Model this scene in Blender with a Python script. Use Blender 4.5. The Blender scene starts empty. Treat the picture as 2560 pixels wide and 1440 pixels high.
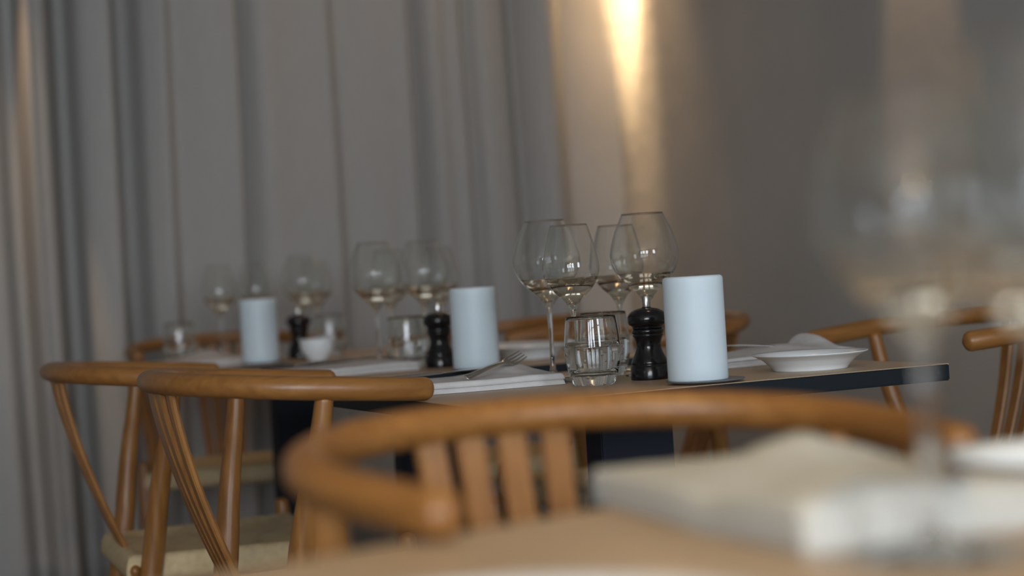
import bpy, bmesh, math, random
from math import sin, cos, pi, radians, sqrt, atan2
from mathutils import Vector, Matrix
random.seed(4)
S = bpy.context.scene
COL = S.collection

# ---------------------------------------------------------------- camera
FPX, ROLL, YH, EYE, TH = 4600.0, radians(3.5), -25.0, 0.8955, radians(23)
T = 0.72                                   # table top height
WALLX, WALLY = 2.885, 5.75

def atz(px, py, z):
    """room XY of the thing seen at this pixel at this distance along the view"""
    dx = px-1280; dy = py-720
    xr = dx*cos(ROLL)-dy*sin(ROLL)
    x = xr/FPX*z
    return Vector((x*cos(TH)+z*sin(TH), -x*sin(TH)+z*cos(TH)))

def at(px, py, Z):
    dx = px-1280; dy = py-720
    yr = dx*sin(ROLL)+dy*cos(ROLL)-YH
    return atz(px, py, (EYE-Z)*FPX/yr)

cam_d = bpy.data.cameras.new('camera'); cam = bpy.data.objects.new('camera', cam_d); COL.objects.link(cam)
cam_d.sensor_width = 36; cam_d.lens = FPX/2560*36
pitch = -math.atan(-YH/FPX)
fwd = Vector((sin(TH)*cos(pitch), cos(TH)*cos(pitch), sin(pitch)))
r0 = Vector((cos(TH), -sin(TH), 0)); u0 = r0.cross(fwd)
cx = r0*cos(ROLL)-u0*sin(ROLL); cy = r0*sin(ROLL)+u0*cos(ROLL)
M = Matrix((cx, cy, -fwd)).transposed().to_4x4(); M.translation = (0, 0, EYE)
cam.matrix_world = M
cam_d.clip_start = 0.02
cam_d.dof.use_dof = True; cam_d.dof.focus_distance = 2.86; cam_d.dof.aperture_fstop = 2.2
S.camera = cam

S.view_settings.view_transform = 'Standard'; S.view_settings.look = 'None'
S.view_settings.gamma = 1; S.view_settings.use_curve_mapping = False
S.view_settings.exposure = -0.13
cy_ = S.cycles
cy_.use_denoising = True
try: cy_.denoiser = 'OPENIMAGEDENOISE'
except Exception: pass
cy_.max_bounces = 14; cy_.transmission_bounces = 14; cy_.transparent_max_bounces = 16
cy_.glossy_bounces = 6; cy_.diffuse_bounces = 4
cy_.sample_clamp_indirect = 4.0; cy_.blur_glossy = 0.3

# ---------------------------------------------------------------- world and lights
w = bpy.data.worlds.new('world'); S.world = w; w.use_nodes = True
w.node_tree.nodes['Background'].inputs[0].default_value = (0.55, 0.68, 0.95, 1)
w.node_tree.nodes['Background'].inputs[1].default_value = 1.0

def area(name, loc, target, sx, sy, power, col):
    l = bpy.data.lights.new(name, 'AREA'); l.shape = 'RECTANGLE'; l.size = sx; l.size_y = sy
    l.energy = power; l.color = col
    o = bpy.data.objects.new(name, l); COL.objects.link(o); o.location = loc
    o.rotation_euler = (Vector(target)-Vector(loc)).to_track_quat('-Z', 'Y').to_euler(); return o

def spot(name, loc, direc, half, power, col, rad=0.02, blend=0.4):
    l = bpy.data.lights.new(name, 'SPOT'); l.energy = power; l.color = col
    l.spot_size = 2*radians(half); l.spot_blend = blend; l.shadow_soft_size = rad
    o = bpy.data.objects.new(name, l); COL.objects.link(o); o.location = loc
    o.rotation_euler = Vector(direc).to_track_quat('-Z', 'Y').to_euler(); return o

BACKY = -2.1
WIN = [(-2.60, -1.85), (-1.60, -0.85), (-0.60, 0.15), (1.5, 2.2)]    # daylight windows in the wall behind the camera
DAY = (0.81, 0.90, 1.0)
for i, (a, b) in enumerate(WIN):
    area('window_daylight', ((a+b)/2, BACKY-0.10, 1.65), ((a+b)/2, 0, 1.65), b-a, 1.5, 74, DAY)
WARM = (1.0, 0.60, 0.25)
spot('corner_downlight', (2.68, 5.645, 2.74), (0.33, 0.02, -1), 10.5, 850, (1.0, 0.69, 0.38), 0.012, 0.45)
spot('corner_wash', (2.74, 5.575, 2.74), (0.20, 0.01, -1), 9, 750, (1.0, 0.67, 0.36), 0.05, 1.0)
spot('corner_wash', (2.74, 5.50, 2.74), (0.22, 0.0, -1), 22, 130, (1.0, 0.64, 0.33), 0.05, 1.0)
spot('warm_fill', (2.1, 4.7, 2.74), (-0.1, 0.25, -1), 55, 14, (1.0, 0.60, 0.32), 0.04, 0.9)  # added fill with no fitting of its own, warms the curtain like bounced light
spot('wall_downlight', (2.74, 3.98, 2.74), (0.10, 0.0, -1), 9, 110, (1.0, 0.62, 0.33), 0.03, 0.6)
spot('curtain_downlight', (0.66, 5.36, 2.74), (0.115, 0.115, -1), 6, 150, (1.0, 0.62, 0.33), 0.03, 0.6)
spot('table_downlight', (0.55, 0.75, 2.70), (0.02, 0.02, -1), 34, 54, (1.0, 0.70, 0.27), 0.035, 0.7)
l_ = bpy.data.lights.new('pendant_bulb', 'POINT'); l_.energy = 30; l_.color = (1.0, 0.62, 0.22); l_.shadow_soft_size = 0.07
o_ = bpy.data.objects.new('pendant_bulb', l_); COL.objects.link(o_); o_.location = (-0.85, -1.5, 2.3)
spot('table_downlight', (1.75, 3.05, 2.70), (-0.02, 0.0, -1), 40, 5, WARM, 0.035, 0.7)
spot('table_downlight', (1.35, 4.70, 2.70), (0, 0.02, -1), 40, 5, WARM, 0.035, 0.7)

# ---------------------------------------------------------------- materials
def mat(name, col, rough=0.6, spec=0.5, metal=0.0):
    m = bpy.data.materials.new(name); m.use_nodes = True
    b = m.node_tree.nodes['Principled BSDF']
    b.inputs['Base Color'].default_value = (*col, 1); b.inputs['Roughness'].default_value = rough
    b.inputs['Metallic'].default_value = metal; b.inputs['Specular IOR Level'].default_value = spec
    return m

def noise_col(m, c1, c2, scale, stretch=(1, 1, 1), bump=0.0, bscale=None, detail=4, dist=0.002, coord='Object'):
    nt = m.node_tree; N = nt.nodes; L = nt.links; b = N['Principled BSDF']
    tc = N.new('ShaderNodeTexCoord'); mp = N.new('ShaderNodeMapping'); mp.inputs['Scale'].default_value = stretch
    L.new(tc.outputs[coord], mp.inputs['Vector'])
    n = N.new('ShaderNodeTexNoise'); n.inputs['Scale'].default_value = scale; n.inputs['Detail'].default_value = detail
    L.new(mp.outputs[0], n.inputs['Vector'])
    r = N.new('ShaderNodeValToRGB'); r.color_ramp.elements[0].position = 0.3; r.color_ramp.elements[1].position = 0.7
    r.color_ramp.elements[0].color = (*c1, 1); r.color_ramp.elements[1].color = (*c2, 1)
    L.new(n.outputs['Fac'], r.inputs[0]); L.new(r.outputs[0], b.inputs['Base Color'])
    if bump:
        n2 = N.new('ShaderNodeTexNoise'); n2.inputs['Scale'].default_value = bscale or scale; n2.inputs['Detail'].default_value = 6
        L.new(mp.outputs[0], n2.inputs['Vector'])
        bp = N.new('ShaderNodeBump'); bp.inputs['Strength'].default_value = bump; bp.inputs['Distance'].default_value = dist
        L.new(n2.outputs['Fac'], bp.inputs['Height']); L.new(bp.outputs[0], b.inputs['Normal'])
    return m

def wood_mat(name, stretch, c1=(0.200, 0.082, 0.018), c2=(0.290, 0.128, 0.032)):
    m = mat(name, (0.4, 0.2, 0.08), 0.36, 0.5)
    noise_col(m, c1, c2, 7, stretch, 0.04, 30, 6, 0.001)
    # small dark beech flecks
    nt = m.node_tree; N = nt.nodes; L = nt.links; b = N['Principled BSDF']
    prev = b.inputs['Base Color'].links[0].from_socket
    mp = [n for n in N if n.type == 'MAPPING'][0]
    n = N.new('ShaderNodeTexNoise'); n.inputs['Scale'].default_value = 34; n.inputs['Detail'].default_value = 1
    L.new(mp.outputs[0], n.inputs['Vector'])
    r = N.new('ShaderNodeValToRGB'); r.color_ramp.elements[0].position = 0.70; r.color_ramp.elements[1].position = 0.76
    r.color_ramp.elements[0].color = (0, 0, 0, 1); r.color_ramp.elements[1].color = (0.6, 0.6, 0.6, 1)
    L.new(n.outputs['Fac'], r.inputs[0])
    mx = N.new('ShaderNodeMixRGB'); mx.inputs[2].default_value = (0.14, 0.055, 0.02, 1)
    L.new(r.outputs[0], mx.inputs[0]); L.new(prev, mx.inputs[1]); L.new(mx.outputs[0], b.inputs['Base Color'])
    return m
WOOD_X = wood_mat('beech_along', (0.9, 13, 13))
WOOD_Z = wood_mat('beech_upright', (13, 13, 0.8))
CORD = noise_col(mat('paper_cord', (0.5, 0.4, 0.26), 0.8, 0.2), (0.44, 0.33, 0.18), (0.56, 0.44, 0.27), 60, bump=0.3, bscale=400, dist=0.001)
LINO = noise_col(mat('table_linoleum', (0.42, 0.31, 0.20), 0.42, 0.4), (0.40, 0.285, 0.180), (0.435, 0.315, 0.205), 5, bump=0.04, bscale=200, dist=0.0005)
EDGE = mat('navy_edge', (0.006, 0.010, 0.014), 0.6, 0.25)
PED = mat('navy_pedestal', (0.006, 0.010, 0.017), 0.6, 0.25)
CERAMIC = mat('white_porcelain', (0.72, 0.75, 0.76), 0.16, 0.5)
SAUCER = mat('grey_stoneware', (0.13, 0.13, 0.135), 0.5, 0.4)
WAX = mat('white_wax', (0.62, 0.71, 0.755), 0.45, 0.35)
b = WAX.node_tree.nodes['Principled BSDF']
b.inputs['Subsurface Weight'].default_value = 0.5; b.inputs['Subsurface Radius'].default_value = (0.02, 0.018, 0.015)
b.inputs['Subsurface Scale'].default_value = 0.5
WICK = mat('wick', (0.55, 0.5, 0.42), 0.9, 0.1)
BLACK = mat('black_lacquered_wood', (0.006, 0.006, 0.007), 0.18, 0.5)
STEEL = mat('steel', (0.55, 0.54, 0.52), 0.25, 0.5, 1.0)
SILVER = mat('polished_cutlery_steel', (0.62, 0.60, 0.57), 0.2, 0.5, 1.0)
NAP = noise_col(mat('linen', (0.5, 0.49, 0.48), 0.9, 0.1), (0.485, 0.470, 0.460), (0.53, 0.515, 0.505), 90, bump=0.35, bscale=900, dist=0.0008)
NAP1 = noise_col(mat('cream_linen', (0.55, 0.53, 0.48), 0.9, 0.1), (0.455, 0.435, 0.385), (0.485, 0.465, 0.415), 90, bump=0.35, bscale=900, dist=0.0008)
CURT = noise_col(mat('curtain_linen', (0.30, 0.29, 0.28), 0.9, 0.1), (0.31, 0.302, 0.288), (0.345, 0.338, 0.32), 30, (8, 8, 0.5), 0.15, 60)
PLASTER = noise_col(mat('plaster', (0.3, 0.28, 0.26), 0.9, 0.15), (0.365, 0.345, 0.315), (0.40, 0.38, 0.35), 3, bump=0.5, bscale=14, dist=0.004)
WHITE = mat('ceiling_paint', (0.5, 0.49, 0.47), 0.9, 0.1)
FLOOR = noise_col(mat('floor_boards', (0.2, 0.15, 0.11), 0.5, 0.3), (0.15, 0.12, 0.10), (0.22, 0.18, 0.15), 4, (1, 9, 1))
def glass(name, ior=1.45, tint=(1, 1, 1)):
    m = bpy.data.materials.new(name); m.use_nodes = True; nt = m.node_tree
    nt.nodes.remove(nt.nodes['Principled BSDF'])
    g = nt.nodes.new('ShaderNodeBsdfGlass'); g.inputs['IOR'].default_value = ior; g.inputs['Roughness'].default_value = 0.0
    g.inputs['Color'].default_value = (*tint, 1)
    nt.links.new(g.outputs[0], nt.nodes['Material Output'].inputs['Surface']); return m
GLASS = glass('crystal', 1.48, (0.985, 0.99, 0.985))
FRAMEM = mat('window_frame_paint', (0.6, 0.6, 0.58), 0.5, 0.4)

# ---------------------------------------------------------------- helpers
def link(name, me, m, parent=None, smooth=True):
    o = bpy.data.objects.new(name, me); COL.objects.link(o)
    for x in (m if isinstance(m, (list, tuple)) else [m]): me.materials.append(x)
    if smooth:
        for p in me.polygons: p.use_smooth = True
    if parent: o.parent = parent
    return o

def obj(name, bm, m, parent=None, smooth=True):
    me = bpy.data.meshes.new(name); bm.normal_update(); bm.to_mesh(me); bm.free()
    return link(name, me, m, parent, smooth)

def thing(name, loc, rz=0.0):
    o = bpy.data.objects.new(name, None); COL.objects.link(o); o.empty_display_size = 0.05
    o.location = loc; o.rotation_euler = (0, 0, rz); return o

def tag(o, label, cat, group=None):
    o['label'] = label; o['category'] = cat
    if group: o['group'] = group
    elif 'group' in o: del o['group']
    return o

def copy_tree(o, parent=None):
    c = o.copy(); COL.objects.link(c)
    if parent: c.parent = parent
    for ch in [x for x in S.objects if x.parent is o]: copy_tree(ch, c)
    return c

def box(x0, x1, y0, y1, z0, z1, bevel=0.0, bm=None):
    bm = bm or bmesh.new()
    r = bmesh.ops.create_cube(bm, size=1)
    for v in r['verts']:
        v.co = Vector((x0+(v.co.x+.5)*(x1-x0), y0+(v.co.y+.5)*(y1-y0), z0+(v.co.z+.5)*(z1-z0)))
    if bevel:
        es = list({e for v in r['verts'] for e in v.link_edges})
        bmesh.ops.bevel(bm, geom=es, offset=bevel, segments=2, affect='EDGES')
    return bm

def lathe(prof, n=64, bm=None, closed=False):
    bm = bm or bmesh.new(); rings = []
    for r, z in prof:
        if r < 1e-6: rings.append([bm.verts.new((0, 0, z))])
        else: rings.append([bm.verts.new((r*cos(2*pi*k/n), r*sin(2*pi*k/n), z)) for k in range(n)])
    pairs = list(zip(rings, rings[1:]))
    if closed: pairs.append((rings[-1], rings[0]))
    for A, B in pairs:
        for k in range(n):
            k2 = (k+1) % n
            f = []
            f += [A[0]] if len(A) == 1 else [A[k], A[k2]]
            f += [B[0]] if len(B) == 1 else [B[k2], B[k]]
            if len(f) > 2: bm.faces.new(f)
    bmesh.ops.recalc_face_normals(bm, faces=bm.faces)
    return bm

def spline(pts, per=6):
    """Catmull-Rom through tuples of any length"""
    out = []; P = [pts[0]]+list(pts)+[pts[-1]]
    for i in range(1, len(P)-2):
        for k in range(per):
            t = k/per; a, b_, c, d = P[i-1], P[i], P[i+1], P[i+2]
            out.append(tuple(.5*((2*b_[j])+(-a[j]+c[j])*t+(2*a[j]-5*b_[j]+4*c[j]-d[j])*t*t+(-a[j]+3*b_[j]-3*c[j]+d[j])*t**3) for j in range(len(b_))))
    out.append(tuple(pts[-1])); return out

def tube(path, n=16, up=Vector((0, 0, 1)), round_ends=True, bm=None):
    """path: (x, y, z, half_width, half_height)"""
    bm = bm or bmesh.new(); P = [Vector(p[:3]) for p in path]; rings = []
    def ring(c, t, a, b_):
        s = t.cross(up)
        if s.length < 1e-4: s = Vector((1, 0, 0))
        s.normalize(); u = s.cross(t).normalized()
        return [bm.verts.new(c+s*a*cos(2*pi*k/n)+u*b_*sin(2*pi*k/n)) for k in range(n)]
    T0 = (P[1]-P[0]).normalized(); T1 = (P[-1]-P[-2]).normalized()
    if round_ends:
        a, b_ = path[0][3], path[0][4]
        for q in (0.25, 0.6, 0.85): rings.append(ring(P[0]-T0*a*cos(q*pi/2)*0.8, T0, a*sin(q*pi/2), b_*sin(q*pi/2)))
    for i, p in enumerate(path):
        t = (P[min(i+1, len(P)-1)]-P[max(i-1, 0)]).normalized()
        rings.append(ring(P[i], t, p[3], p[4]))
    if round_ends:
        a, b_ = path[-1][3], path[-1][4]
        for q in (0.85, 0.6, 0.25): rings.append(ring(P[-1]+T1*a*cos(q*pi/2)*0.8, T1, a*sin(q*pi/2), b_*sin(q*pi/2)))
    for A, B in zip(rings, rings[1:]):
        for k in range(n): bm.faces.new((A[k], A[(k+1) % n], B[(k+1) % n], B[k]))
    bm.faces.new(rings[0][::-1]); bm.faces.new(rings[-1])
    bmesh.ops.recalc_face_normals(bm, faces=bm.faces)
    return bm

def structure(name, bm, m, parent=None, smooth=False):
    o = obj(name, bm, m, parent, smooth)
    if not parent: o['kind'] = 'structure'
    return o

# ---------------------------------------------------------------- room
XL = -3.4
structure('floor', box(XL, WALLX+.1, BACKY-.1, WALLY+.1, -.1, 0), FLOOR)
structure('ceiling', box(XL, WALLX+.1, BACKY-.1, WALLY+.1, 2.8, 2.9), WHITE)
structure('wall_right', box(WALLX, WALLX+.1, BACKY-.1, WALLY+.1, 0, 2.8), PLASTER)
structure('wall_back', box(XL, WALLX, WALLY, WALLY+.1, 0, 2.8), PLASTER)
structure('wall_left', box(XL-.1, XL, BACKY-.1, WALLY+.1, 0, 2.8), PLASTER)
bm = bmesh.new(); edges = [XL]
for a, b in WIN: edges += [a, b]
edges.append(WALLX)
for i in range(0, len(edges), 2): box(edges[i], edges[i+1], BACKY-.1, BACKY, 0, 2.8, bm=bm)
for a, b in WIN:
    box(a, b, BACKY-.1, BACKY, 0, .9, bm=bm); box(a, b, BACKY-.1, BACKY, 2.4, 2.8, bm=bm)
structure('wall_front', bm, PLASTER)
for i, (a, b) in enumerate(WIN):
    bm = bmesh.new()
    for x in (a, (a+b)/2-.02, b-.04): box(x, x+.04, BACKY-.06, BACKY-.02, .9, 2.4, bm=bm)
    for z in (.9, 1.85, 2.36): box(a, b, BACKY-.055, BACKY-.025, z, z+.04, bm=bm)
    structure('window_%d' % (i+1), bm, FRAMEM)
structure('baseboard_right', box(WALLX-.012, WALLX, BACKY, WALLY, 0, .08, .003), WHITE)

# curtain: folds placed across the back of the room
def pxX(px):
    u = ((px-1280)*cos(ROLL)-(300-720)*sin(ROLL))/FPX; Y = 5.6
    z = Y/(cos(TH)-u*sin(TH)); return u*z*cos(TH)+z*sin(TH)
# (pixel column, depth of the cloth: + is towards the wall)
FOLD = [(-900, .03), (-820, -.05), (-700, .05), (-600, -.03), (-500, .05), (-420, -.04), (-330, .05), (-250, -.04), (-160, .04), (-90, .0), (-40, -.02), (-5, -.02),
        (25, .03), (50, .035), (62, -.045), (76, -.085), (92, -.07), (122, -.055), (142, .02), (160, .10), (190, .105), (208, .02), (245, -.02), (286, -.035),
        (300, .04), (315, .105), (345, .105), (366, .03), (385, .005), (420, -.020), (445, .025), (500, -.004), (560, -.014), (594, -.016), (608, .04), (622, .015), (655, -.030),
        (720, -.016), (790, -.024), (825, -.028), (850, .012), (930, -.020), (990, -.014), (1022, -.026), (1044, .048), (1062, .005), (1086, -.030),
        (1125, -.008), (1155, -.022), (1178, .034), (1205, -.018), (1250, -.010), (1285, .015), (1312, .072), (1330, .025), (1365, -.030),
        (1400, -.014), (1422, .045), (1440, .08), (1452, .095)]
pts = spline([(pxX(p), 5.60+d) for p, d in FOLD], 7)
# soften the spline a little
for _ in range(5):
    pts = [pts[0]]+[((pts[i-1][0]+2*pts[i][0]+pts[i+1][0])/4, (pts[i-1][1]+2*pts[i][1]+pts[i+1][1])/4) for i in range(1, len(pts)-1)]+[pts[-1]]
bm = bmesh.new(); rows = []
NZ = 24
for j in range(NZ+1):
    z = .012+(2.72-.012)*j/NZ
    rows.append([bm.verts.new((x+.012*sin(z*1.7+x*3.0)*(.4+.6*(1-z/2.8)), y+.008*sin(z*2.3+x*9), z)) for x, y in pts])
for A, B in zip(rows, rows[1:]):
    for k in range(len(A)-1): bm.faces.new((A[k], A[k+1], B[k+1], B[k]))
bmesh.ops.recalc_face_normals(bm, faces=bm.faces)
cur = thing('curtain', (0, 0, 0))
co = obj('curtain_panel', bm, CURT, cur)
md = co.modifiers.new('thick', 'SOLIDIFY'); md.thickness = .003; md.offset = 1
obj('curtain_rail', box(-1.0, 2.68, 5.57, 5.60, 2.74, 2.775, .003), WHITE, cur)
tag(cur, 'grey linen floor-length curtain hanging in deep folds across the back wall', 'curtain')

# ---------------------------------------------------------------- chairs
RD, RWM, RWT, RHA, RHT = .35, .257, .236, .77, .7395
def rail_pt(s):
    a = abs(s)
    if a < .62:
        th = a/.62*pi/2; x = .6*RD*(1-cos(th)); y = RWM*sin(th)
    else:
        q = (a-.62)/.38; x = .6*RD+q*.4*RD; y = RWM-(RWM-RWT)*q*q
    return x, (y if s > 0 else -y), RHA+(RHT-RHA)*x/RD

def make_chair():
    root = thing('dining_chair', (0, 0, 0))
    n = 64; path = []
    for i in range(n+1):
        s = -1+2*i/n; x, y, z = rail_pt(s); a = abs(s)
        path.append((x, y, z, .0175+.003*max(0, 1-a*2.2), .0178-.0005*(1-a)))
    obj('top_rail', tube(path, 20), WOOD_X, root)
    # four slats of the back, fanning out from the rear seat rail to the top rail
    for k in range(4):
        u = k-1.5; bmx = bmesh.new(); rr = []
        for j in range(13):
            t = j/12; z = .425+(.757-.425)*t
            yc = u*(.0300+.0135*t); hw = .0115+.0030*t
            x = .112*(1-t)**1.15+.003-.006*sin(pi*t)+.21*(1-sqrt(1-min(1, abs(yc)/.257)**2))*t
            rr.append([bmx.verts.new((x+sx*.0055, yc+sy*hw, z)) for sx, sy in ((-1, -.8), (-1, .8), (-.4, 1), (.4, 1), (1, .8), (1, -.8), (.4, -1), (-.4, -1))])
        for A, B in zip(rr, rr[1:]):
            for q in range(8): bmx.faces.new((A[q], A[(q+1) % 8], B[(q+1) % 8], B[q]))
        bmx.faces.new(rr[0][::-1]); bmx.faces.new(rr[-1]); bmesh.ops.recalc_face_normals(bmx, faces=bmx.faces)
        obj('slat', bmx, WOOD_Z, root, False)
    for s in (-1, 1):
        rear = spline([(.05, s*.228, 0, .013, .013), (.108, s*.214, .25, .017, .017), (.140, s*.206, .42, .0205, .0205), (.160, s*.222, .56, .0185, .0185), (.181, s*.242, .67, .0155, .0155), (.192, s*.2505, .742, .0135, .0135)], 6)
        obj('leg', tube(rear, 16, Vector((1, 0, 0)), False), WOOD_Z, root)
        front = spline([(.505, s*.235, 0, .012, .012), (.492, s*.238, .22, .0165, .0165), (.482, s*.240, .36, .019, .019), (.478, s*.240, .43, .0165, .0165), (.477, s*.240, .452, .015, .015)], 5)
        obj('leg', tube(front, 16, Vector((1, 0, 0)), True), WOOD_Z, root)
        obj('stretcher', tube([(.085, s*.212, .27, .009, .009), (.29, s*.228, .275, .013, .010), (.488, s*.238, .28, .009, .009)], 12, round_ends=False), WOOD_X, root)
        obj('seat_rail', tube([(.112, s*.172, .403, .010, .010), (.48, s*.212, .403, .010, .010)], 12, round_ends=False), WOOD_X, root)
    obj('seat_rail', tube([(.110, -.20, .404, .010, .012), (.110, .20, .404, .010, .012)], 12, round_ends=False), WOOD_X, root)
    obj('seat_rail', tube([(.48, -.235, .404, .010, .011), (.48, .235, .404, .010, .011)], 12, round_ends=False), WOOD_X, root)
    obj('stretcher', tube([(.49, -.235, .22, .009, .009), (.492, 0, .22, .013, .010), (.49, .235, .22, .009, .009)], 12, round_ends=False), WOOD_X, root)
    obj('stretcher', tube([(.07, -.21, .22, .009, .009), (.068, 0, .22, .013, .010), (.07, .21, .22, .009, .009)], 12, round_ends=False), WOOD_X, root)
    # woven cord seat: envelope pattern, cords run parallel to the nearest rail
    bmx = bmesh.new(); NU, NV = 150, 150; grid = []
    def hw(x): return .178+(.222-.178)*(x-.10)/.38
    for i in range(NU+1):
        row = []
        for j in range(NV+1):
            u = i/NU; v = j/NV*2-1
            x = .096+u*.40; y = v*(hw(x)+.014)
            dx = min(u*.40, (1-u)*.40); dy = (1-abs(v))*(hw(x)+.014)
            e = min(dx, dy); d = e
            z = .436-.016*(1-math.exp(-e/.06))
            if e < .022: z -= .020*(1-sqrt(max(0, 1-(1-e/.022)**2)))
            # cord ridges are perpendicular to the nearest rail, so they vary along it
            along = y if dx < dy else x
            z += .0013*abs(sin(along/.0062*pi/1.0))
            row.append(bmx.verts.new((x, y, z)))
        grid.append(row)
    for i in range(NU):
        for j in range(NV): bmx.faces.new((grid[i][j], grid[i+1][j], grid[i+1][j+1], grid[i][j+1]))
    # rolled sides and underside
    rim = [grid[i][0] for i in range(NU+1)]+[grid[NU][j] for j in range(1, NV+1)]+[grid[i][NV] for i in range(NU-1, -1, -1)]+[grid[0][j] for j in range(NV-1, 0, -1)]
    prev = rim
    for off, zz in ((.004, .405), (.003, .395), (-.004, .386), (-.03, .380)):
        cur_ = [bmx.verts.new((.296+(v.co.x-.296)*(1+off*3), v.co.y*(1+off*3), zz)) for v in rim]
        for k in range(len(rim)):
            k2 = (k+1) % len(rim); bmx.faces.new((prev[k], prev[k2], cur_[k2], cur_[k]))
        prev = cur_
    bmx.faces.new(prev); bmesh.ops.recalc_face_normals(bmx, faces=bmx.faces)
    so = obj('seat', bmx, CORD, root); so['label'] = 'woven natural paper cord seat'
    return root

CHAIRS = [  # x, y, facing angle, label
    (.586, 2.797, 0.0, 'beech armchair in focus at left, its rounded arm tip touching the nearer grey napkin'),
    (.552, 3.561, -3.7, 'leftmost beech armchair, behind and left of the sharp one, woven seat in view'),
    (1.325, 5.38, -101, 'farthest beech chair facing us behind the farthest table, before the curtain'),
    (2.288, 2.846, 182.3, 'beech armchair at right, before the bare wall beside the white plate'),
    (2.140, 3.782, 180.4, 'beech armchair by the wall, its orange back rail just right of the nearest candle'),
    (2.164, 4.570, 181.4, 'blurred beech armchair behind the wine glasses, right of the middle candle'),
    (.621, 1.540, -82.6, 'large blurred beech armchair in the foreground with four back slats'),
]
c0 = make_chair(); made = []
for i, (x, y, a, lab) in enumerate(CHAIRS):
    c = c0 if i == 0 else copy_tree(c0)
    c.location = (x, y, 0); c.rotation_euler = (0, 0, radians(a))
    tag(c, lab, 'chair', 'beech armchairs around the tables')

# ---------------------------------------------------------------- tables
def make_table(x0, y0, w_, d_, rot, label):
    root = thing('dining_table', (x0, y0, 0), rot)
    obj('tabletop', box(.0005, w_-.0005, .0005, d_-.0005, T-.0012, T, .0004), LINO, root, False)
    o = obj('edge_panel', box(0, w_, 0, d_, T-.027, T-.0008, .002), EDGE, root, False); o['label'] = 'dark navy tabletop edge'
    cx_, cy__ = w_/2, d_/2
    obj('pedestal', box(cx_-.066, cx_+.066, cy__-.03, cy__+.03, .012, T-.032, .002), PED, root, False)
    obj('mounting_plate', box(cx_-.2, cx_+.2, cy__-.15, cy__+.15, T-.032, T-.027), PED, root, False)
    obj('foot_plate', box(cx_-.25, cx_+.25, cy__-.22, cy__+.22, 0, .012, .003), PED, root, False)
    tag(root, label, 'table', 'dining tables in the row'); return root
make_table(.94, 2.395, .814, .645, 0, 'table in focus with beige top and dark edge carrying the nearest white candle')
make_table(.94, 3.365, .814, .645, 0, 'middle table with beige top carrying the second white candle')
make_table(.94, 4.335, .814, .645, 0, 'farthest table carrying the leftmost candle and the small white bowl')
# the table in the foreground stands at an angle; its far edge runs under the napkin
a1 = radians(17)
fp = Vector((.44, 1.195)); ex = Vector((cos(a1), sin(a1))); ey = Vector((-sin(a1), cos(a1)))
o1 = fp-ex*.40-ey*.80
make_table(o1.x, o1.y, 1.05, .80, a1, 'blurred beige table in the foreground, at the bottom edge of the picture')

# ---------------------------------------------------------------- candles, mills, glasses, plates
def make_candle(off):
    root = thing('pillar_candle', (0, 0, 0))
    r, h, b = .0455, .1565, .006
    prof = [(0, b), (r-.001, b), (r, b+.002)]+[(r, b+h*k/8) for k in range(1, 8)]+[(r, b+h-.005), (r-.0012, b+h-.002), (r-.004, b+h), (r-.012, b+h-.0008), (.012, b+h-.004), (0, b+h-.0045)]
    obj('candle_body', lathe(prof), WAX, root)
    o = obj('wick', tube([(0, 0, b+h-.006, .0010, .0010), (.0003, 0, b+h-.0035, .0010, .0010)], 8), WICK, root)
    return root
def make_saucer():
    r = .060
    root = obj('candle_plate', lathe([(0, 0), (.04, 0), (.046, .001), (r-.002, .0035), (r, .0048), (r-.001, .0058), (r-.004, .0058), (.05, .0052), (0, .0050)]), SAUCER)
    return root
cand0 = sau0 = None
for i, (px, py, ang, lab, slab) in enumerate([
        (1746, 948.5, -5, 'tall white pillar candle in focus beside the black pepper mill', 'dark grey round plate under the nearest candle'),
        (1192, 918, -20, 'white pillar candle on the middle table, left of the wine glasses in focus', 'dark grey round plate under the middle candle'),
        (653, 905, -20, 'leftmost and most distant white pillar candle', 'grey round plate under the leftmost candle')]):
    p = at(px, py, T+.006)
    if i == 0: c = cand0 = make_candle(0); s = sau0 = make_saucer()
    else: c = copy_tree(cand0); s = sau0.copy(); COL.objects.link(s)
    c.location = (p.x, p.y, T-.0006)
    s.location = (p.x+.0115*cos(radians(ang)), p.y+.0115*sin(radians(ang)), T)
    tag(c, lab, 'candle', 'white pillar candles'); tag(s, slab, 'plate', 'plates under the candles')

def make_mill():
    root = thing('pepper_mill', (0, 0, 0))
    body = [(0, 0), (.0305, 0), (.0312, .0012), (.0314, .004), (.0312, .0205), (.0300, .0222), (.0290, .0230), (.0288, .0245), (.0296, .0262), (.0292, .0290), (.0262, .0350), (.0225, .0430),
            (.0203, .0500), (.0200, .0550), (.0208, .0610), (.0228, .0670), (.0245, .0700), (.0250, .0712), (.0238, .0722), (.0238, .0735), (.0256, .0742), (.0258, .0780), (.0252, .0800), (.0240, .0812), (0, .0812)]
    head = [(0, .0815), (.0238, .0815), (.0246, .0828), (.0240, .0845), (.0262, .0862), (.0296, .0885), (.0314, .0920), (.0320, .0965), (.0314, .1010), (.0292, .1055), (.0250, .1095), (.0190, .1125), (.0120, .1142), (.0080, .1146), (.0070, .1160), (0, .1160)]
    obj('mill_body', lathe(body, 56), BLACK, root)
    o = obj('mill_head', lathe(head, 56), BLACK, root)
    o = obj('finial', lathe([(0, .115), (.0064, .115), (.0066, .1165), (.0066, .1330), (.0060, .1340), (0, .1342)], 32), STEEL, root); o['label'] = 'brushed steel pin on top'
    return root
mill0 = None
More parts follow.
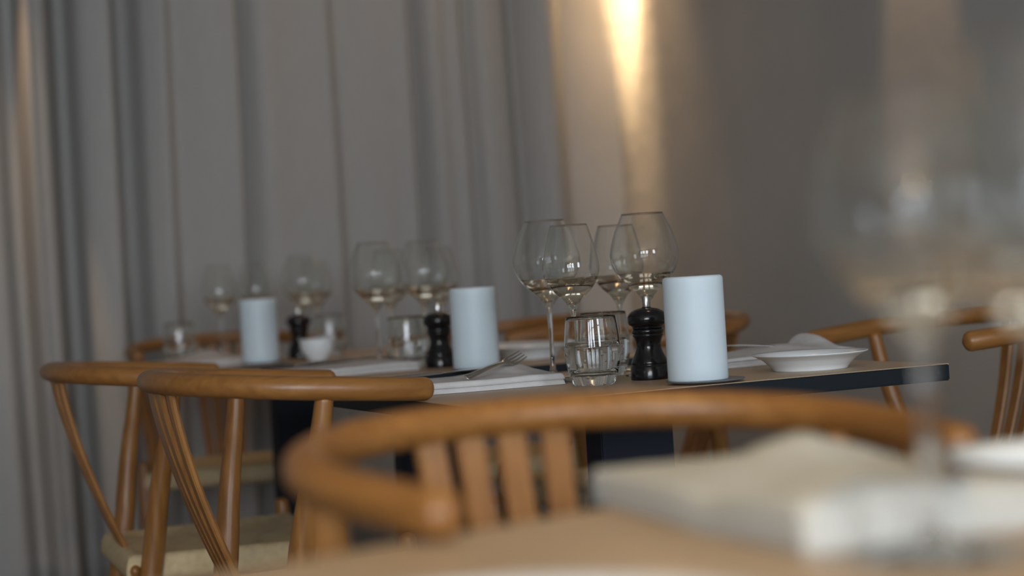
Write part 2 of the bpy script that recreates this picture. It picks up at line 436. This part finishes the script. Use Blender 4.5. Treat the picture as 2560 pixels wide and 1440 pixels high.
for i, (px, py, z, lab) in enumerate([(1627, 952, 2.95, 'glossy black pepper mill with steel pin, in focus left of the nearest candle'),
                                 (1103, 922, 3.80, 'black pepper mill left of the middle white candle'),
                                 (752, 897, 4.78, 'most distant black mill, right of the leftmost candle')]):
    p = atz(px, py, z)
    c = mill0 = make_mill() if i == 0 else copy_tree(mill0)
    c.location = (p.x, p.y, T); c.rotation_euler = (0, 0, .4*i)
    tag(c, lab, 'pepper mill', 'black pepper mills')

def wine_profile(h, zb, rim, rmax, zmax, base, thick):
    """outer profile from foot to rim, then the inside down again; zb = height of the bowl's bottom"""
    bh = h-zb
    out = [(0, .0008), (base*.7, .0), (base, .0006), (base+.0003, .0014), (base, .0022), (base*.7, .0032), (base*.35, .0052), (.0085, .0090), (.0055, .015), (.0043, .025), (.0038, .045), (.0037, zb*.65), (.0040, zb*.85), (.0050, zb*.95), (.0068, zb-.002)]
    bowl = spline([(.0085, zb), (rmax*.33, zb+(zmax-zb)*.20), (rmax*.64, zb+(zmax-zb)*.42), (rmax*.895, zb+(zmax-zb)*.70), (rmax, zmax), (rmax*.960, zmax+(h-zmax)*.25), (rmax*.845, zmax+(h-zmax)*.56), (rim+(rmax-rim)*.25, zmax+(h-zmax)*.82), (rim, h)], 5)
    out += bowl
    out.append((rim-thick*.3, h+.0003)); out.append((rim-thick*.6, h))
    ins = []
    for r, z in bowl[::-1][1:]:
        t = thick*(.6+1.8*max(0, 1-(z-zb)/(zmax-zb))**2)
        if r-t > .003 and z > zb+.006: ins.append((r-t, z+t*.2))
    out += ins; out.append((0, ins[-1][1]-.0006))
    return out

WINE = glass('pale_wine', 1.345, (1.0, 0.965, 0.915))
def make_wine(h, zb, rim, rmax, zmax, base):
    prof = wine_profile(h, zb, rim, rmax, zmax, base, .0009)
    root = obj('wine_glass', lathe(prof, 72), GLASS)
    k = max(range(len(prof)), key=lambda i: prof[i][1]); inner = prof[k+1:][::-1]; level = .170
    pts = [(0, inner[0][1]-.0002)]
    for (ra, za), (rb, zb_) in zip(inner[1:], inner[2:]):
        if za < level: pts.append((ra+.00025, za-.0001))
        if za < level <= zb_:
            t = (level-za)/(zb_-za); rl = ra+(rb-ra)*t; break
    pts += [(rl+.00025, level), (rl*.5, level), (0, level)]
    w_ = obj('wine', lathe(pts, 72), WINE, root); w_['label'] = 'shallow pool of pale wine'
    return root
big0 = make_wine(.270, .126, .0345, .0575, .199, .043)
wht0 = make_wine(.257, .122, .0305, .0470, .183, .040)
first = {'b': True, 'w': True}
def wine(kind, p, lab, grp):
    src = big0 if kind == 'b' else wht0
    if first[kind]: o = src; first[kind] = False
    else: o = copy_tree(src)
    o.location = (p[0], p[1], T); tag(o, lab, 'wine glass', grp)
GW = 'wine glasses on the tables'
wine('b', atz(1384, 943, 3.14), 'wide wine glass, leftmost of the four glasses in focus', GW)
wine('w', atz(1444, 950, 3.03), 'slimmer wine glass standing directly behind the front tumbler', GW)
wine('w', atz(1560, 945, 3.24), 'slim wine glass seen through and behind the big glass by the mill', GW)
wine('b', atz(1630, 950, 3.07), 'largest sharp wine glass, rising behind the nearest pepper mill', GW)
wine('b', atz(950, 912, 4.00), 'blurred wide wine glass on the middle table, left one of its pairs', GW)
wine('w', atz(987, 912, 4.24), 'blurred slim wine glass overlapping the left one on the middle table', GW)
wine('b', atz(1072, 905, 4.14), 'blurred wide wine glass above the middle pepper mill', GW)
wine('w', atz(1112, 905, 4.32), 'blurred slim wine glass right behind the middle pepper mill', GW)
wine('w', atz(558, 898, 4.94), 'faint wine glass left of the leftmost candle on the farthest table', GW)
wine('w', atz(650, 892, 5.08), 'faint wine glass standing behind the leftmost candle', GW)
wine('b', atz(768, 893, 5.00), 'faint wide wine glass above the farthest pepper mill', GW)
wine('w', atz(800, 890, 5.12), 'faint slim wine glass right behind the wide one of the farthest table', GW)
wine('b', atz(2338, 1392, 1.06), 'huge blurred wine glass in the foreground at right, its stem fully in view', GW)
wine('b', atz(2680, 1500, .86), 'blurred foreground wine glass cut off by the right edge', GW)

TUM = [(0, .0006), (.027, 0), (.0315, .0014), (.0340, .006), (.0385, .018), (.0425, .036), (.0439, .052), (.0433, .070), (.0414, .090), (.0390, .1070), (.0382, .1076), (.0375, .1070),
       (.0398, .090), (.0416, .072), (.0421, .055), (.0406, .040), (.0375, .028), (.0310, .0215), (.018, .0188), (0, .0182)]
tum0 = obj('tumbler', lathe(spline(TUM[:12], 3)[:-1]+spline(TUM[11:], 3), 72), GLASS)
WATER = glass('water', 1.33)
obj('water', lathe([(0, .0180), (.018, .0186), (.0312, .0213), (.0377, .0278), (.0408, .0398), (.0422, .0520), (.0422, .0600), (.0418, .0680), (.02, .0680), (0, .0680)], 72), WATER, tum0)
GT = 'thick-based glass tumblers'
for i, (px, py, z, lab) in enumerate([(1486, 962, 2.885, 'clear rounded tumbler with thick base, in focus at the table front'),
                                 (1516, 946, 3.13, 'clear tumbler partly hidden between the front tumbler and the pepper mill'),
                                 (1023, 927, 3.86, 'blurred tumbler left of the middle pepper mill'),
                                 (828, 893, 4.86, 'faint tumbler standing behind the small white bowl'),
                                 (452, 906, 4.96, 'faint tumbler at far left above the wooden chair rail')]):
    p = atz(px, py, z); o = tum0 if i == 0 else copy_tree(tum0)
    o.location = (p.x, p.y, T); tag(o, lab, 'glass', GT)

PL = [(0, .0), (.050, .0), (.0585, .0), (.0600, .0016), (.0605, .0040), (.066, .0100), (.0735, .0180), (.0775, .0215), (.0880, .0270), (.0925, .0292), (.0932, .0303), (.0925, .0312), (.0870, .0296), (.0760, .0252), (.0715, .0215), (.0630, .0130), (.056, .0088), (.045, .0080), (0, .0078)]
pl0 = obj('plate', lathe(PL, 80), CERAMIC)
P_F = (at(2040, 930, T))
for i, (x, y, sc, lab) in enumerate([(P_F.x+.034, P_F.y+.070, 1.0, 'white deep plate in focus at the right end of the table'),
                                  (1.585, 3.66, 1.0, 'blurred white plate on the middle table, between candle and wine glasses'),
                                  (.880, 1.062, 1.0, 'blurred white plate at the right edge, beyond the foreground napkin'),
                                  (.285, .690, 1.22, 'very blurred white plate at the bottom edge of the picture'),
                                  (1.66, 3.90, .9, 'sliver of a white plate seen just between pepper mill and nearest candle')]):
    o = pl0 if i == 0 else pl0.copy()
    if i: COL.objects.link(o)
    o.location = (x, y, T); o.scale = (sc, sc, sc*.9); tag(o, lab, 'plate', 'white plates')
p = at(815, 902, T)
bw = obj('sugar_bowl', lathe([(0, 0), (.022, 0), (.0235, .0015), (.024, .005), (.034, .014), (.0405, .028), (.0425, .046), (.0427, .052), (.0417, .0535), (.0405, .052), (.0385, .030), (.031, .016), (.020, .0085), (0, .0075)], 56), CERAMIC)
bw.name = 'bowl'; bw.location = (p.x, 4.42, T); tag(bw, 'small white bowl beside the farthest black mill', 'bowl')

# ---------------------------------------------------------------- napkins and cutlery
def napkin(name, cx_, cy__, w_, d_, rot, layers, hfun, m, seed=0, th=.007, over=()):
    """folded cloth: stacked folds, each a slab rolled at its front edge; hfun(u, v) lifts the top folds"""
    rnd = random.Random(seed); bmx = bmesh.new(); NU, NV = 56, 30
    ph = [rnd.uniform(0, 6.28) for _ in range(12)]
    for L in range(layers):
        top = []; bot = []
        sh = .003*rnd.uniform(-1, 1)*(L > 0); cut = 1
        for i in range(NU+1):
            rt = []; rb = []
            for j in range(NV+1):
                uu = sin(pi/2*(i/NU*2-1)); vv = sin(pi/2*(j/NV*2-1)); u = (uu+1)/2; v = (vv+1)/2
                x = uu*w_/2*cut; y = vv*d_/2+sh+.003*sin(7*u+ph[0])
                x += .003*sin(5*v+ph[3])
                e = min((1-abs(uu))*w_/2, (1-abs(vv))*d_/2)
                k = sqrt(max(0, 1-(1-min(1, e/(th*.45)))**2))
                lift = hfun(u, v, L)*(1 if L == layers-1 else .93)
                wav = (.0009*sin(u*13+ph[L+5])*sin(v*9+ph[L+6])+.0005*sin(u*31+v*17+ph[L+7]))*(L == layers-1)*min(1, e/.02)
                zc = L*th*.90+th/2
                up_ = zc+(2*k-1)*th*.49+(wav+lift)
                lo = zc-th*.49+(lift if L else 0)
                rt.append(bmx.verts.new((x, y, max(.0006, up_)))); rb.append(bmx.verts.new((x, y, max(.0003, lo))))
            top.append(rt); bot.append(rb)
        for i in range(NU):
            for j in range(NV):
                bmx.faces.new((top[i][j], top[i+1][j], top[i+1][j+1], top[i][j+1]))
                bmx.faces.new((bot[i][j], bot[i][j+1], bot[i+1][j+1], bot[i+1][j]))
        for i in range(NU):
            bmx.faces.new((top[i][0], bot[i][0], bot[i+1][0], top[i+1][0]))
            bmx.faces.new((top[i+1][NV], bot[i+1][NV], bot[i][NV], top[i][NV]))
        for j in range(NV):
            bmx.faces.new((top[0][j], top[0][j+1], bot[0][j+1], bot[0][j]))
            bmx.faces.new((top[NU][j+1], top[NU][j], bot[NU][j], bot[NU][j+1]))
    o = obj(name, bmx, m); o.location = (cx_, cy__, T+.0002); o.rotation_euler = (0, 0, rot); return o

def gauss(u, v, u0_, v0_, su, sv): return math.exp(-((u-u0_)/su)**2-((v-v0_)/sv)**2)
GN = 'folded linen napkins'
n1 = napkin('napkin', 1.095, 2.790, .275, .19, radians(-4), 2,
            lambda u, v, L: .019*gauss(u, v, .80, .78, .14, .42)-.002*gauss(u, v, .45, .7, .15, .4)+.006*gauss(u, v, .0, 1.0, .15, .4), NAP, 3, .0095)
tag(n1, 'grey folded napkin in focus between the chair arm and the front tumbler', 'napkin', GN)
n2 = napkin('napkin', 1.665, 2.80, .28, .15, radians(2), 3, lambda u, v, L: .0135*gauss(u, v, .62, .6, .30, .6)+.024*gauss(u, v, .90, .8, .06, .5)*(.6+.4*u), NAP, 8, .0058)
tag(n2, 'grey rumpled napkin behind the sharp white plate, corner sticking up', 'napkin', GN)
n3 = napkin('napkin', 1.14, 3.64, .28, .22, radians(3), 2, lambda u, v, L: .008*gauss(u, v, .8, .5, .3, .5), NAP, 5, .008)
tag(n3, 'blurred napkin on the middle table, left of its tumbler', 'napkin', GN)
n4 = napkin('napkin', 1.11, 4.64, .25, .22, radians(0), 2, lambda u, v, L: .022*gauss(u, v, .55, .7, .25, .4), NAP, 6, .008)
tag(n4, 'faint napkin on the farthest table left of the leftmost candle', 'napkin', GN)
n5 = napkin('napkin', .680, 1.098, .195, .335, radians(-3), 2,
            lambda u, v, L: .010*gauss(u, v, .62, .70, .35, .12)+.013*gauss(u, v, .72, .74, .22, .04)+.012*gauss(u, v, .35, .12, .35, .14)-.006*gauss(u, v, .2, .38, .4, .08)+.005, NAP1, 11, .0115)
tag(n5, 'large blurred cream napkin in the foreground', 'napkin', GN)

def fork_mesh():
    bmx = bmesh.new()
    hp = spline([(-.105, 0, .002, .0060, .0013), (-.08, 0, .003, .0048, .0012), (-.03, 0, .005, .0032, .0014), (.012, 0, .0045, .0030, .0015), (.028, 0, .002, .0075, .0010), (.042, 0, .001, .0105, .0009)], 5)
    tube(hp, 10, bm=bmx)
    for k in range(4):
        y = (k-1.5)*.0058
        tube(spline([(.040, y, .001, .0020, .0009), (.065, y, .0025, .0017, .0009), (.088, y*.92, .0075, .0010, .0007)], 4), 8, bm=bmx)
    return bmx
def knife_mesh():
    bmx = bmesh.new()
    tube(spline([(-.115, 0, .003, .0062, .0026), (-.06, 0, .003, .0055, .0026), (-.005, 0, .003, .0045, .0024), (.01, .0005, .003, .0085, .0009), (.06, .001, .003, .0100, .0008), (.095, -.002, .003, .0060, .0006), (.108, -.005, .003, .0015, .0005)], 5), 12, bm=bmx)
    return bmx
fk = obj('fork', fork_mesh(), SILVER); kn = obj('knife', knife_mesh(), SILVER)
def lay(o, p, z, rz, ry, lab, cat, grp, new=True, rx=0):
    if new: o = o.copy(); COL.objects.link(o)
    o.location = (p[0], p[1], z);
    o.rotation_euler = (Matrix.Rotation(rz, 3, 'Z') @ Matrix.Rotation(-ry, 3, 'Y') @ Matrix.Rotation(rx, 3, 'X')).to_euler()
    tag(o, lab, cat, grp)
lay(fk, (1.140, 2.768), T+.0330, radians(40), radians(6), 'steel fork in focus, tines raised on the grey napkin', 'fork', 'cutlery on the napkins', False, radians(38))
lay(kn, (1.075, 2.855), T+.0230, radians(20), 0, 'steel knife at the far side of the grey napkin in focus', 'knife', 'cutlery on the napkins', False)
lay(fk, (1.60, 2.80), T+.0300, radians(170), radians(4), 'steel fork on the napkin behind the sharp plate', 'fork', 'cutlery on the napkins')
lay(kn, (.735, 1.02), T+.038, radians(60), radians(2), 'blurred knife lying on the cream foreground napkin', 'knife', 'cutlery on the napkins')
lay(fk, (1.16, 3.66), T+.0260, radians(10), radians(2), 'blurred fork on the middle table napkin', 'fork', 'cutlery on the napkins')
